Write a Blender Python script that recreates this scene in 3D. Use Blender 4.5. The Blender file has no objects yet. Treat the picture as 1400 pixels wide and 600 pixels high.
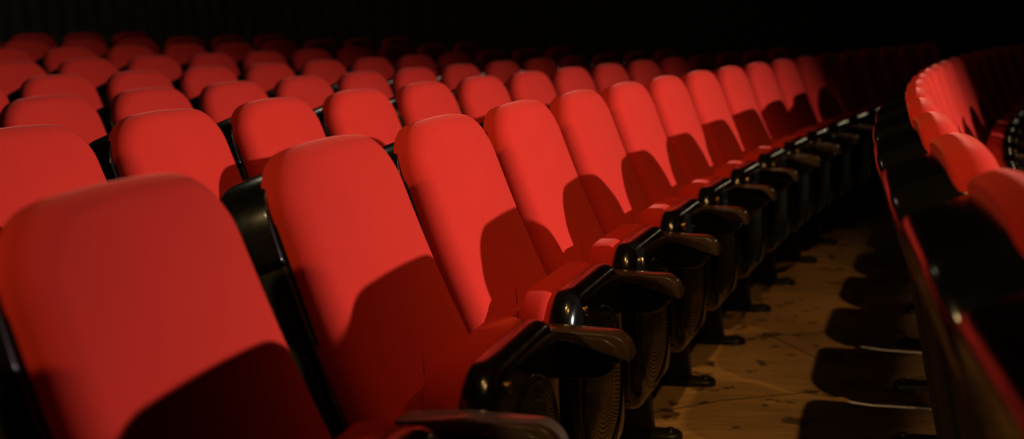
import bpy, bmesh, math, random
from mathutils import Vector, Matrix
R_ = math.radians
random.seed(7)
SC = bpy.context.scene
COL = SC.collection

# ------------------------------------------------------------------ hall layout (metres)
F_PX, PITCH_CAM, ROLL_CAM, CAM_H = 1554.27, 0.1465, -0.0583, 1.1486
CX, CY, R0 = 25.4664, -6.1391, 27.04
SEAT = 0.55
PH = {-2: 0.2850, -1: 0.2764, 0: 0.3064, 1: 0.3157, 2: 0.3584, 3: 0.3941, 4: 0.4327, 5: 0.4557, 6: 0.47, 7: 0.48}
RAD = {-2: 24.80, -1: 25.80, 0: R0, 1: R0 + .8912, 2: R0 + 1.8547, 3: R0 + 2.7751, 4: R0 + 3.6964, 5: R0 + 4.5615, 6: R0 + 5.5, 7: R0 + 6.45}
TOPZ = {-2: .925, -1: .968, 0: 1.0143, 1: 1.0458, 2: 1.0879, 3: 1.1619, 4: 1.2513, 5: 1.3464, 6: 1.435, 7: 1.53}
BASE = {k: (v - 1.0143) for k, v in TOPZ.items()}
RANGE = {-2: (-2, 18), -1: (-4, 24), 0: (-2, 17), 1: (-2, 15), 2: (-2, 13), 3: (-2, 11), 4: (-3, 9), 5: (-3, 8), 6: (-3, 6), 7: (-3, 4)}

MID = (CX, CY)                       # centre of the arcs of the aisle row and the rows behind
MIDF = (25.565, -5.195)              # centre of the arcs of the rows in front of the aisle
def polar(ph, r, z=0.0, c=MID):
    th = math.pi - ph
    return Vector((c[0] + r * math.cos(th), c[1] + r * math.sin(th), z))

# ------------------------------------------------------------------ materials
def new_mat(name):
    m = bpy.data.materials.new(name); m.use_nodes = True
    nt = m.node_tree; b = nt.nodes['Principled BSDF']
    return m, nt, b
def node(nt, kind, **kw):
    n = nt.nodes.new(kind)
    for k, v in kw.items():
        if k in n.inputs: n.inputs[k].default_value = v
        else: setattr(n, k, v)
    return n

def mat_fabric():
    m, nt, b = new_mat('red_velour')
    tc = node(nt, 'ShaderNodeTexCoord')
    oi = node(nt, 'ShaderNodeObjectInfo')
    n1 = node(nt, 'ShaderNodeTexNoise', Scale=9.0, Detail=4.0)
    n2 = node(nt, 'ShaderNodeTexNoise', Scale=420.0, Detail=2.0)
    nt.links.new(tc.outputs['Object'], n1.inputs['Vector']); nt.links.new(tc.outputs['Object'], n2.inputs['Vector'])
    mix = node(nt, 'ShaderNodeMath', operation='MULTIPLY_ADD'); mix.inputs[1].default_value = .45
    nt.links.new(n2.outputs['Fac'], mix.inputs[0])
    a = node(nt, 'ShaderNodeMath', operation='MULTIPLY_ADD'); a.inputs[1].default_value = .35
    nt.links.new(n1.outputs['Fac'], a.inputs[0]); 
    r = node(nt, 'ShaderNodeMath', operation='MULTIPLY'); r.inputs[1].default_value = .12
    nt.links.new(oi.outputs['Random'], r.inputs[0]); nt.links.new(r.outputs[0], a.inputs[2])
    nt.links.new(a.outputs[0], mix.inputs[2])
    cr = node(nt, 'ShaderNodeValToRGB')
    cr.color_ramp.elements[0].position = .15; cr.color_ramp.elements[0].color = (.50, .0215, .0130, 1)
    cr.color_ramp.elements[1].position = .75; cr.color_ramp.elements[1].color = (.62, .0285, .0178, 1)
    nt.links.new(mix.outputs[0], cr.inputs['Fac']); nt.links.new(cr.outputs['Color'], b.inputs['Base Color'])
    b.inputs['Roughness'].default_value = .9
    b.inputs['Specular IOR Level'].default_value = .12
    b.inputs['Sheen Weight'].default_value = .5
    b.inputs['Sheen Roughness'].default_value = .38
    b.inputs['Sheen Tint'].default_value = (1.0, .24, .18, 1)
    bp = node(nt, 'ShaderNodeBump', Strength=.22, Distance=.0012)
    nt.links.new(n2.outputs['Fac'], bp.inputs['Height']); nt.links.new(bp.outputs['Normal'], b.inputs['Normal'])
    return m

def mat_plastic(name, col, rough, coat=0.0, scuff=.08):
    m, nt, b = new_mat(name)
    tc = node(nt, 'ShaderNodeTexCoord')
    n1 = node(nt, 'ShaderNodeTexNoise', Scale=22.0, Detail=6.0)
    nt.links.new(tc.outputs['Object'], n1.inputs['Vector'])
    mr = node(nt, 'ShaderNodeMapRange'); mr.inputs['From Min'].default_value = .3; mr.inputs['From Max'].default_value = .7
    mr.inputs['To Min'].default_value = rough; mr.inputs['To Max'].default_value = rough + scuff
    nt.links.new(n1.outputs['Fac'], mr.inputs['Value']); nt.links.new(mr.outputs['Result'], b.inputs['Roughness'])
    b.inputs['Base Color'].default_value = (*col, 1)
    b.inputs['Coat Weight'].default_value = coat; b.inputs['Coat Roughness'].default_value = .12
    return m

def mat_metal(name, col, rough):
    m, nt, b = new_mat(name)
    b.inputs['Base Color'].default_value = (*col, 1); b.inputs['Metallic'].default_value = 1; b.inputs['Roughness'].default_value = rough
    return m

def mat_floor():
    m, nt, b = new_mat('worn_wood_boards')
    tc = node(nt, 'ShaderNodeTexCoord')
    mp = node(nt, 'ShaderNodeMapping'); mp.inputs['Rotation'].default_value = (0, 0, R_(-20))
    nt.links.new(tc.outputs['Object'], mp.inputs['Vector'])
    br = node(nt, 'ShaderNodeTexBrick', Scale=1.0)
    br.inputs['Brick Width'].default_value = 2.4; br.inputs['Row Height'].default_value = .62
    br.inputs['Mortar Size'].default_value = .004; br.inputs['Bias'].default_value = 0
    br.inputs['Color1'].default_value = (.66, .40, .18, 1); br.inputs['Color2'].default_value = (.55, .33, .145, 1)
    br.inputs['Mortar'].default_value = (.05, .028, .012, 1)
    nt.links.new(mp.outputs['Vector'], br.inputs['Vector'])
    mp2 = node(nt, 'ShaderNodeMapping'); mp2.inputs['Rotation'].default_value = (0, 0, R_(-20)); mp2.inputs['Scale'].default_value = (1.2, 14, 1)
    nt.links.new(tc.outputs['Object'], mp2.inputs['Vector'])
    gr = node(nt, 'ShaderNodeTexNoise', Scale=3.0, Detail=8.0, Roughness=.65); nt.links.new(mp2.outputs['Vector'], gr.inputs['Vector'])
    gm = node(nt, 'ShaderNodeMapRange'); gm.inputs['From Min'].default_value = .3; gm.inputs['From Max'].default_value = .7
    gm.inputs['To Min'].default_value = .62; gm.inputs['To Max'].default_value = 1.15
    nt.links.new(gr.outputs['Fac'], gm.inputs['Value'])
    mul = node(nt, 'ShaderNodeMix', data_type='RGBA', blend_type='MULTIPLY'); mul.inputs['Factor'].default_value = 1
    nt.links.new(br.outputs['Color'], mul.inputs['A']); nt.links.new(gm.outputs['Result'], mul.inputs['B'])
    # dark spills and dropped-liquid spots
    st = node(nt, 'ShaderNodeTexNoise', Scale=10.0, Detail=3.0, Roughness=.5); nt.links.new(tc.outputs['Object'], st.inputs['Vector'])
    sr = node(nt, 'ShaderNodeMapRange'); sr.inputs['From Min'].default_value = .60; sr.inputs['From Max'].default_value = .63
    sr.inputs['To Min'].default_value = 0; sr.inputs['To Max'].default_value = .72
    nt.links.new(st.outputs['Fac'], sr.inputs['Value'])
    mx = node(nt, 'ShaderNodeMix', data_type='RGBA'); mx.inputs['B'].default_value = (.02, .011, .006, 1)
    nt.links.new(sr.outputs['Result'], mx.inputs['Factor']); nt.links.new(mul.outputs['Result'], mx.inputs['A'])
    wn = node(nt, 'ShaderNodeTexNoise', Scale=1.4, Detail=5.0); nt.links.new(tc.outputs['Object'], wn.inputs['Vector'])
    wr = node(nt, 'ShaderNodeMapRange'); wr.inputs['From Min'].default_value = .3; wr.inputs['From Max'].default_value = .7
    wr.inputs['To Min'].default_value = .6; wr.inputs['To Max'].default_value = 1.1
    nt.links.new(wn.outputs['Fac'], wr.inputs['Value'])
    m2 = node(nt, 'ShaderNodeMix', data_type='RGBA', blend_type='MULTIPLY'); m2.inputs['Factor'].default_value = 1
    nt.links.new(mx.outputs['Result'], m2.inputs['A']); nt.links.new(wr.outputs['Result'], m2.inputs['B'])
    nt.links.new(m2.outputs['Result'], b.inputs['Base Color'])
    b.inputs['Roughness'].default_value = .42
    bp = node(nt, 'ShaderNodeBump', Strength=.25, Distance=.003)
    nt.links.new(gr.outputs['Fac'], bp.inputs['Height']); nt.links.new(bp.outputs['Normal'], b.inputs['Normal'])
    return m

def mat_plain(name, col, rough=.8, noise=8.0):
    m, nt, b = new_mat(name)
    tc = node(nt, 'ShaderNodeTexCoord'); n1 = node(nt, 'ShaderNodeTexNoise', Scale=noise, Detail=4.0)
    nt.links.new(tc.outputs['Object'], n1.inputs['Vector'])
    cr = node(nt, 'ShaderNodeValToRGB')
    cr.color_ramp.elements[0].color = (*[c * .7 for c in col], 1); cr.color_ramp.elements[1].color = (*[min(1, c * 1.3) for c in col], 1)
    nt.links.new(n1.outputs['Fac'], cr.inputs['Fac']); nt.links.new(cr.outputs['Color'], b.inputs['Base Color'])
    b.inputs['Roughness'].default_value = rough
    return m

FAB = mat_fabric()
BLK = mat_plastic('glossy_black_plastic', (.004, .0038, .0035), .16, .5, .1)
SHELL = mat_plastic('satin_black_plastic', (.006, .0055, .005), .55, .0, .1)
SHELL.node_tree.nodes['Principled BSDF'].inputs['Coat Roughness'].default_value = .09
SHELL.node_tree.nodes['Principled BSDF'].inputs['Specular IOR Level'].default_value = .12
ARMM = mat_plastic('dark_brown_lacquer', (.060, .036, .022), .22, .5, .12)
STEEL = mat_plastic('black_painted_steel', (.007, .007, .007), .38, 0, .15)
BRASS = mat_metal('brass', (.62, .40, .12), .3)
FLOOR = mat_floor()
CARPET = mat_plain('dark_step_carpet', (.02, .012, .008), .95, 60)
WALL = mat_plain('black_wall_felt', (.16, .145, .10), .95, 5)
SLAT = mat_plain('dark_slat_wood', (.22, .20, .14), .8, 4)

# ------------------------------------------------------------------ mesh helpers
def link(name, bm, mat, parent=None, smooth=True):
    bmesh.ops.recalc_face_normals(bm, faces=bm.faces[:])
    me = bpy.data.meshes.new(name); bm.to_mesh(me); bm.free()
    if smooth: me.shade_smooth()
    me.materials.append(mat)
    o = bpy.data.objects.new(name, me); COL.objects.link(o)
    if parent: o.parent = parent
    return o

def inset(pts, d):
    """offset a closed ccw outline inwards by d along the averaged normals"""
    n = len(pts); out = []
    for i in range(n):
        a, b, c = pts[i - 1], pts[i], pts[(i + 1) % n]
        t = Vector((c[0] - a[0], c[1] - a[1]))
        if t.length < 1e-9: out.append(b); continue
        t.normalize()
        out.append((b[0] - t.y * d, b[1] + t.x * d))
    return out

def resample(pts, step):
    n = len(pts); out = []
    for i in range(n):
        a, b = Vector(pts[i]), Vector(pts[(i + 1) % n])
        k = max(1, int(round((b - a).length / step)))
        for j in range(k): out.append(tuple(a.lerp(b, j / k)))
    return out

def rounded(corners, seg=8):
    """closed ccw outline from (x, y, radius) corners"""
    n = len(corners); out = []
    for i in range(n):
        p, c, q = Vector(corners[i - 1][:2]), Vector(corners[i][:2]), Vector(corners[(i + 1) % n][:2])
        r = corners[i][2]
        if r <= 0: out.append(tuple(c)); continue
        d1, d2 = (p - c).normalized(), (q - c).normalized()
        ang = d1.angle(d2); t = r / math.tan(ang / 2)
        ctr = c + (d1 + d2).normalized() * (r / math.sin(ang / 2))
        a, b = c + d1 * t - ctr, c + d2 * t - ctr
        a0 = math.atan2(a.y, a.x); da = math.atan2(b.y, b.x) - a0
        while da > math.pi: da -= 2 * math.pi
        while da < -math.pi: da += 2 * math.pi
        for k in range(seg + 1):
            w = a0 + da * k / seg; out.append((ctr.x + r * math.cos(w), ctr.y + r * math.sin(w)))
    return out

def slab(bm, outline, w0, w1, f0, f1, M, bulge=0.0, seg=6, arch=None):
    """solid with an outline in (u,v), from depth w0 to w1, edge fillets f0 / f1, softly domed w1 face"""
    prof = []
    for k in range(seg + 1):
        a = math.pi / 2 * k / seg
        prof.append((f0 * (1 - math.sin(a)), w0 + f0 * (1 - math.cos(a))))
    for k in range(seg + 1):
        a = math.pi / 2 * k / seg
        prof.append((f1 * (1 - math.cos(a)), w1 - f1 + f1 * math.sin(a)))
    rings = []
    def bend(u, v, w): return w + (arch(u, v, w) if arch else 0.0)
    for d, w in prof:
        rings.append([bm.verts.new(M @ Vector((u, v, bend(u, v, w)))) for u, v in inset(outline, d)])
    base = inset(outline, f1); cu = sum(p[0] for p in base) / len(base); cv = sum(p[1] for p in base) / len(base)
    steps = (.82, .6, .38, .18)
    for s in steps:
        rings.append([bm.verts.new(M @ Vector((cu + (u - cu) * s, cv + (v - cv) * s, bend(cu + (u - cu) * s, cv + (v - cv) * s, w1 + bulge * (1 - s ** 2.2))))) for u, v in base])
    n = len(outline)
    for a, b in zip(rings[:-1], rings[1:]):
        for i in range(n):
            j = (i + 1) % n
            bm.faces.new((a[i], a[j], b[j], b[i]))
    c = bm.verts.new(M @ Vector((cu, cv, bend(cu, cv, w1 + bulge))))
    for i in range(n): bm.faces.new((rings[-1][i], rings[-1][(i + 1) % n], c))
    bm.faces.new(list(reversed(rings[0])))

def plane_frame(y0, z0, lean):
    """(u, v, w) -> seat space: u across, v up along a surface leaning back by lean, w out of it to the front"""
    a = R_(lean)
    return Matrix(((1, 0, 0, 0), (0, -math.sin(a), math.cos(a), y0), (0, math.cos(a), math.sin(a), z0), (0, 0, 0, 1)))

SIDE = lambda x: Matrix(((0, 0, 1, x), (1, 0, 0, 0), (0, 1, 0, 0), (0, 0, 0, 1)))     # (u,v,w) -> y, z, x

# ------------------------------------------------------------------ one theatre seat, facing +Y, top of its back over the origin
LEAN = 18
def back_outline(hb, ht, v0, v1, rc, rise, rb=.03):
    pts = rounded([(-hb, v0, rb), (hb, v0, rb), (ht, v1, rc), (-ht, v1, rc)], 10)
    pts = resample(pts, .028)
    out = []
    for u, v in pts:                       # softly arched top edge
        t = max(0.0, (v - (v1 - .16)) / .16)
        out.append((u, v + rise * t * max(0, 1 - (u / ht) ** 2)))
    return out

def make_seat():
    root = bpy.data.objects.new('theatre_seat', None); root.empty_display_size = .1; COL.objects.link(root)
    M = plane_frame(.220, .42, LEAN)  # y: .035 + (1.0 - z) tan(lean)
    lumbar = lambda u, v, w: -.010 * (u / .25) ** 2 + .012 * math.exp(-((v - .16) / .14) ** 2)
    bm = bmesh.new(); slab(bm, back_outline(.247, .222, -.02, 0.625, .105, .014), -.072, 0, .012, .042, M, .004, 7, lumbar)
    link('back_cushion', bm, FAB, root)
    bm = bmesh.new(); slab(bm, [(-u, v) for u, v in reversed(back_outline(.25, .226, -.25, .598, .10, .012))], .058, .165, .0, .026,
                           M @ Matrix.Diagonal((-1, 1, -1, 1)), .006, 6, lambda u, v, w: .16 * max(0.0, .42 - v) * (w - .058) / .107)
    sh = link('back_shell', bm, SHELL, root)
    # fabric-side trim rim of the shell
    bm = bmesh.new(); ol = back_outline(.2515, .2275, -.25, .600, .10, .012); n = len(ol)
    ra = []
    for d, w in ((0, -.066), (0, -.072), (.004, -.074), (.004, -.064)):
        ra.append([bm.verts.new(M @ Vector((u, v, w))) for u, v in inset(ol, d)])
    for k in range(4):
        a, b = ra[k], ra[(k + 1) % 4]
        for i in range(n): bm.faces.new((a[i], a[(i + 1) % n], b[(i + 1) % n], b[i]))
    link('shell_rim', bm, ARMM, sh)
    cap = back_outline(.2435, .2295, .455, .603, .092, .012, .012)
    bm = bmesh.new(); slab(bm, [(-u, v) for u, v in reversed(cap)], .062, .172, .004, .022, M @ Matrix.Diagonal((-1, 1, -1, 1)), .004, 7)
    link('shell_cap', bm, BLK, sh)
    # folded-up seat: cushion towards the back, moulded pan towards the aisle
    Ms = plane_frame(.295, .225, 0)
    pan_o = resample(rounded([(-.205, 0, .07), (.205, 0, .07), (.228, .43, .085), (-.228, .43, .085)], 9), .03)
    bm = bmesh.new()
    slab(bm, [(-u, v) for u, v in reversed([(u * 1.015, v * 1.008) for u, v in pan_o])], .0, .068, .030, .007, Ms @ Matrix.Diagonal((-1, 1, -1, 1)), .006, 6)
    link('seat_cushion', bm, FAB, root)
    bm = bmesh.new(); slab(bm, pan_o, -.002, .048, .003, .030, Ms, .004, 6)
    pan = link('seat_pan', bm, BLK, root)
    # oval ridges and perforations of the pan
    bm = bmesh.new(); c0 = Vector((0.0, .19))
    for rx, ry in ((.178, .17), (.165, .157), (.062, .056), (.036, .03)):
        N = 44; prev = None; first = None
        for k in range(N + 1):
            if k < N:
                a = 2 * math.pi * k / N; q = []
                for dr, dw in ((-.0025, 0), (0, .0026), (.0025, 0)):
                    q.append(bm.verts.new(Ms @ Vector(((rx + dr) * math.cos(a), c0.y + (ry + dr) * math.sin(a), .0495 + dw))))
            else: q = first
            if prev:
                for j in range(2): bm.faces.new((prev[j], prev[j + 1], q[j + 1], q[j]))
            prev = q; first = first or q
    link('oval_ridges', bm, BLK, pan)
    bm = bmesh.new()
    for ring in range(8):
        rr = .073 + ring * .0112; N = int(2 * math.pi * rr / .0105)
        for k in range(N):
            a = 2 * math.pi * k / N
            ctr = Vector((rr * math.cos(a), c0.y + rr * .93 * math.sin(a), .0508))
            vs = [bm.verts.new(Ms @ (ctr + Vector((.0026 * math.cos(t), .0026 * math.sin(t), 0)))) for t in (0, 1.57, 3.14, 4.71)]
            tp = bm.verts.new(Ms @ (ctr + Vector((0, 0, .0016))))
            for j in range(4): bm.faces.new((vs[j], vs[(j + 1) % 4], tp))
    link('perforated_grille', bm, BLK, pan)
    for sx in (.125,):
        bm = bmesh.new()
        slab(bm, [(sx + .007 * math.cos(t * math.pi / 6), 0.382 + .011 * math.sin(t * math.pi / 6)) for t in range(12)], .046, .0545, 0, .002, Ms, .0015, 2)
        link('bolt', bm, BRASS, pan)
    # arm on its far side, with the pedestal below it
    ax = SEAT / 2
    arm_o = resample(rounded([(.22, .52, .02), (.33, .512, .05), (.435, .512, .06), (.470, .590, .035), (.32, .602, .15), (.22, .597, .015)], 8), .025)
    bm = bmesh.new(); slab(bm, arm_o, -.024, .024, .006, .006, SIDE(ax), .0, 4)
    arm = link('armrest', bm, BLK, root)
    cap_o = resample(rounded([(.215, .594, .002), (.32, .601, .12), (.440, .591, .05), (.469, .550, .004), (.477, .553, .003), (.474, .602, .045), (.32, .611, .15), (.215, .605, .004)], 8), .02)
    bm = bmesh.new(); slab(bm, cap_o, -.027, .027, .003, .003, SIDE(ax), .0, 3)
    link('arm_cap', bm, ARMM, arm)
    ped_o = resample(rounded([(.10, .01, .01), (.27, .01, .01), (.245, .30, .2), (.31, .530, .02), (.20, .530, .02), (.13, .3, .2)], 6), .04)
    bm = bmesh.new(); slab(bm, ped_o, -.017, .017, .006, .006, SIDE(ax), .0, 3)
    ped = link('pedestal', bm, STEEL, root)
    Mf = Matrix(((1, 0, 0, ax), (0, 1, 0, 0), (0, 0, 1, 0), (0, 0, 0, 1)))
    foot_o = resample(rounded([(-.034, -.09, .032), (.034, -.09, .032), (.042, .35, .04), (-.042, .35, .04)], 7), .03)
    bm = bmesh.new(); slab(bm, foot_o, 0.0, .022, .0, .012, Mf, .004, 4)
    link('foot', bm, STEEL, ped)
    for yy in (.315, -.055):
        bm = bmesh.new()
        slab(bm, [(.011 * math.cos(t * math.pi / 3), yy + .011 * math.sin(t * math.pi / 3)) for t in range(6)], .02, .033, 0, .002, Mf, 0, 2)
        link('floor_bolt', bm, STEEL, ped)
    return root

def dup(o, parent=None):
    c = o.copy(); COL.objects.link(c)
    if parent: c.parent = parent
    for ch in list(o.children): dup(ch, c)
    return c

# ------------------------------------------------------------------ camera
cp, sp = math.cos(PITCH_CAM), math.sin(PITCH_CAM)
fw, up, rt = Vector((0, cp, -sp)), Vector((0, sp, cp)), Vector((1, 0, 0))
cr_, sr_ = math.cos(ROLL_CAM), math.sin(ROLL_CAM)
rt2 = rt * cr_ + up * sr_; up2 = up * cr_ - rt * sr_
cam_d = bpy.data.cameras.new('camera'); cam = bpy.data.objects.new('camera', cam_d); COL.objects.link(cam)
mw = Matrix.Identity(4)
for i in range(3): mw[i][0] = rt2[i]; mw[i][1] = up2[i]; mw[i][2] = -fw[i]
mw[2][3] = CAM_H
cam.matrix_world = mw
cam_d.sensor_width = 36; cam_d.lens = F_PX / 1400 * 36; cam_d.clip_start = .02; cam_d.clip_end = 200
cam_d.dof.use_dof = True; cam_d.dof.focus_distance = 2.55; cam_d.dof.aperture_fstop = 2.4
SC.camera = cam
def project(p):
    d = p - Vector((0, 0, CAM_H)); z = d.dot(fw)
    if z < .05: return None
    return 700 + F_PX * d.dot(rt2) / z, 300 - F_PX * d.dot(up2) / z

# ------------------------------------------------------------------ seats in their curved rows
ROWTXT = {-2: 'row at the right edge', -1: 'right-hand row across the aisle', 0: 'row along the wooden aisle'}
ORD = ['zeroth', 'first', 'second', 'third', 'fourth', 'fifth', 'sixth', 'seventh', 'eighth', 'ninth', 'tenth', 'eleventh', 'twelfth', 'thirteenth',
       'fourteenth', 'fifteenth', 'sixteenth', 'seventeenth', 'eighteenth', 'nineteenth', 'twentieth', 'twenty-first', 'twenty-second',
       'twenty-third', 'twenty-fourth', 'twenty-fifth', 'twenty-sixth', 'twenty-seventh', 'twenty-eighth', 'twenty-ninth', 'thirtieth', 'thirty-first', 'thirty-second', 'thirty-third']
GROUP = {-2: 'seats of the frontmost row', -1: 'seats of the row across the aisle', 0: 'seats of the row along the aisle'}
proto = make_seat(); used = False
ROWS = {}
for k in range(-2, 8):
    r = RAD[k]
    for i in range(RANGE[k][0], RANGE[k][1]):
        c = MIDF if k < 0 else MID
        ph = PH[k] + i * SEAT / r - ((.065 if i == -1 else .085) / r if k == 0 and i < 0 else 0)
        o = proto if not used else dup(proto); used = True
        o.location = polar(ph, r, BASE[k], c)
        # +Y of the seat looks at the centre of the arc; its +X runs along the row, away from the camera
        th = math.pi - ph
        inward = Vector((-math.cos(th), -math.sin(th)))
        o.rotation_euler = (0, 0, math.atan2(-inward.x, inward.y) + random.uniform(-.006, .006))
        ROWS.setdefault(k, []).append((i, o, polar(ph, r, TOPZ[k], c)))
# which seats the camera really sees, so that each label counts only those
bpy.context.view_layer.update()
DG = bpy.context.evaluated_depsgraph_get()
def top_of(o):
    while o.parent: o = o.parent
    return o
def seen(o):
    hits = 0; eye = Vector((0, 0, CAM_H)); xs = 0.0
    for ch in o.children:
        if not ch.name.startswith(('back_cushion', 'back_shell', 'seat_cushion')): continue
        vs = ch.data.vertices
        for n in range(0, len(vs), max(1, len(vs) // 60)):
            p = ch.matrix_world @ vs[n].co
            q = project(p)
            if q is None or not (2 < q[0] < 1398 and 2 < q[1] < 598): continue
            d = p - eye
            ok, loc, nor, fi, ob, mt = SC.ray_cast(DG, eye, d.normalized(), distance=d.length + .01)
            if ok and top_of(ob.original if hasattr(ob, 'original') else ob) == o: hits += 1; xs += q[0]
    return hits
for k, lst in ROWS.items():
    nv = nb = 0
    for i, o, top in lst:
        row = ROWTXT.get(k) or ('%s row behind the aisle row' % ORD[k])
        if seen(o) >= 2:
            nv += 1
            if k == 0:
                t = 'red theatre seat, %s from the camera in the row along the wooden aisle' % ORD[nv]
            elif k == -1:
                t = 'red black-shelled seat, %s from the camera in the right-hand row across the aisle' % ORD[nv]
            elif k == -2:
                t = 'red seat, %s from the camera in the row at the right picture edge' % ORD[nv]
            else:
                t = 'red seat, %s visible from the left in the %s row behind the aisle row' % (ORD[nv], ORD[k])
        else:
            nb += 1
            t = 'red seat, %s out of view in the %s' % (ORD[nb], row)
        o['label'] = t; o['category'] = 'seat'
        o['group'] = GROUP.get(k) or 'seats of the %s row behind the aisle row' % ORD[k]
    print('row', k, 'seen', nv, 'unseen', nb)

# ------------------------------------------------------------------ setting
def struct(name, bm, mat, smooth=False):
    o = link(name, bm, mat, None, smooth); o['kind'] = 'structure'; return o
def quad(bm, a, b, c, d): bm.faces.new([bm.verts.new(Vector(p)) for p in (a, b, c, d)])
def ring_seg(bm, r0, r1, z0, z1, a0, a1, n=72, c0=MID, c1=MID):
    """solid curved step between two radii"""
    prev = None
    for k in range(n + 1):
        ph = a0 + (a1 - a0) * k / n
        q = [bm.verts.new(polar(ph, r, z, c)) for r, z, c in ((r0, z0, c0), (r1, z0, c1), (r1, z1, c1), (r0, z1, c0))]
        if prev:
            for j in range(4): bm.faces.new((prev[j], prev[(j + 1) % 4], q[(j + 1) % 4], q[j]))
        else: bm.faces.new(list(reversed(q)))
        prev = q
    bm.faces.new(prev)

bm = bmesh.new()
X0, X1, Y0, Y1, ZC = -16, 24, -14, 30, 8
ring_seg(bm, RAD[-1] + .62, R0 + 14, -.4, 0, -.35, 1.75, 96, MIDF, MID)
struct('floor', bm, FLOOR)
bm = bmesh.new()
prev = None
for k in range(161):
    ph = -.35 + 2.1 * k / 160
    q = [bm.verts.new(polar(ph, RAD[-1] + d, z, MIDF)) for d, z in ((.15, -.4), (.62, -.4), (.62, 0), (.15, BASE[-1]))]
    if prev:
        for j in range(4): bm.faces.new((prev[j], prev[(j + 1) % 4], q[(j + 1) % 4], q[j]))
    prev = q
struct('floor_slope', bm, FLOOR)
bm = bmesh.new(); ring_seg(bm, RAD[-2] + .15, RAD[-1] + .15, -.4, BASE[-1], -.35, 1.75, 96, MIDF, MIDF); struct('floor_lower', bm, FLOOR)
bm = bmesh.new(); ring_seg(bm, 3, RAD[-2] + .15, -.4, BASE[-2], -.35, 1.75, 96, MIDF, MIDF); struct('floor_lowest', bm, FLOOR)
for k in range(1, 8):
    nxt = RAD[k + 1] if k < 7 else R0 + 13.4
    bm = bmesh.new(); ring_seg(bm, RAD[k] - .33, (nxt - .33 if k < 7 else nxt), .0, BASE[k], -.3, 1.7)
    s = struct('floor_step', bm, CARPET)
bm = bmesh.new(); ring_seg(bm, R0 + 13.4, R0 + 13.7, 0, ZC, -.32, 1.72); struct('wall_back', bm, WALL)
bm = bmesh.new()
for k in range(260):
    ph = -.3 + 2.0 * k / 260
    ring_seg(bm, R0 + 13.34, R0 + 13.4, BASE[7], 5.5, ph, ph + .0042, 1)
struct('trim_1', bm, SLAT)
for nm, ph in (('wall_near', -.335), ('wall_far', 1.72)):
    bm = bmesh.new(); ring_seg(bm, 3, R0 + 13.7, 0, ZC, ph, ph + .008, 1); struct(nm, bm, WALL)
bm = bmesh.new(); ring_seg(bm, 2.7, 3.0, 0, ZC, -.335, 1.73); struct('wall_stage', bm, WALL)
bm = bmesh.new(); ring_seg(bm, 2.7, R0 + 13.7, ZC, ZC + .2, -.335, 1.73); struct('ceiling', bm, WALL)

# ------------------------------------------------------------------ light
def spot(name, loc, aim, watts, size, blend, col, rad):
    d = bpy.data.lights.new(name, 'SPOT'); d.energy = watts; d.spot_size = R_(size); d.spot_blend = blend; d.color = col; d.shadow_soft_size = rad
    o = bpy.data.objects.new(name, d); COL.objects.link(o); o.location = loc
    o.rotation_euler = (Vector(aim) - Vector(loc)).to_track_quat('-Z', 'Y').to_euler()
    return o
spot('stage_spotlight', (7.4, .8, 2.3), (1.10, 3.52, -1.60), 2420, 66, .6, (1.0, .93, .90), .035)
spot('ceiling_lamp', (-3.6, -1.2, 3.2), (.35, 2.3, .9), 340, 34, .9, (1.0, .68, .28), .14)
spot('ceiling_lamp', (1.5, .75, 5.8), (.85, 3.6, .0), 290, 46, .8, (1.0, .54, .17), .05)
spot('ceiling_lamp', (2.8, .25, 5.0), (.85, 3.6, .0), 185, 52, .8, (1.0, .54, .17), .05)

hd = bpy.data.lights.new('fill_light', 'POINT'); hd.energy = 45; hd.color = (1.0, .86, .62); hd.shadow_soft_size = .4  # added fill without a known source, lifts the back wall and dim rows
ho = bpy.data.objects.new('fill_light', hd); COL.objects.link(ho); ho.location = (-5.0, 9.0, 6.5)

for loc, e in (((7.2, 14.2, 2.3), 9),):  # added light out of frame, put in for glints on the shell tops
    ed = bpy.data.lights.new('far_glint_light', 'POINT'); ed.energy = e; ed.color = (1.0, .80, .48); ed.shadow_soft_size = .10
    eo = bpy.data.objects.new('far_glint_light', ed); COL.objects.link(eo); eo.location = loc

w = bpy.data.worlds.new('dark_hall'); SC.world = w; w.use_nodes = True
w.node_tree.nodes['Background'].inputs['Color'].default_value = (.02, .012, .008, 1)
w.node_tree.nodes['Background'].inputs['Strength'].default_value = 0.0

vs = SC.view_settings
vs.view_transform = 'Standard'; vs.look = 'None'; vs.gamma = 1; vs.use_curve_mapping = False; vs.exposure = 0
SC.cycles.max_bounces = 6
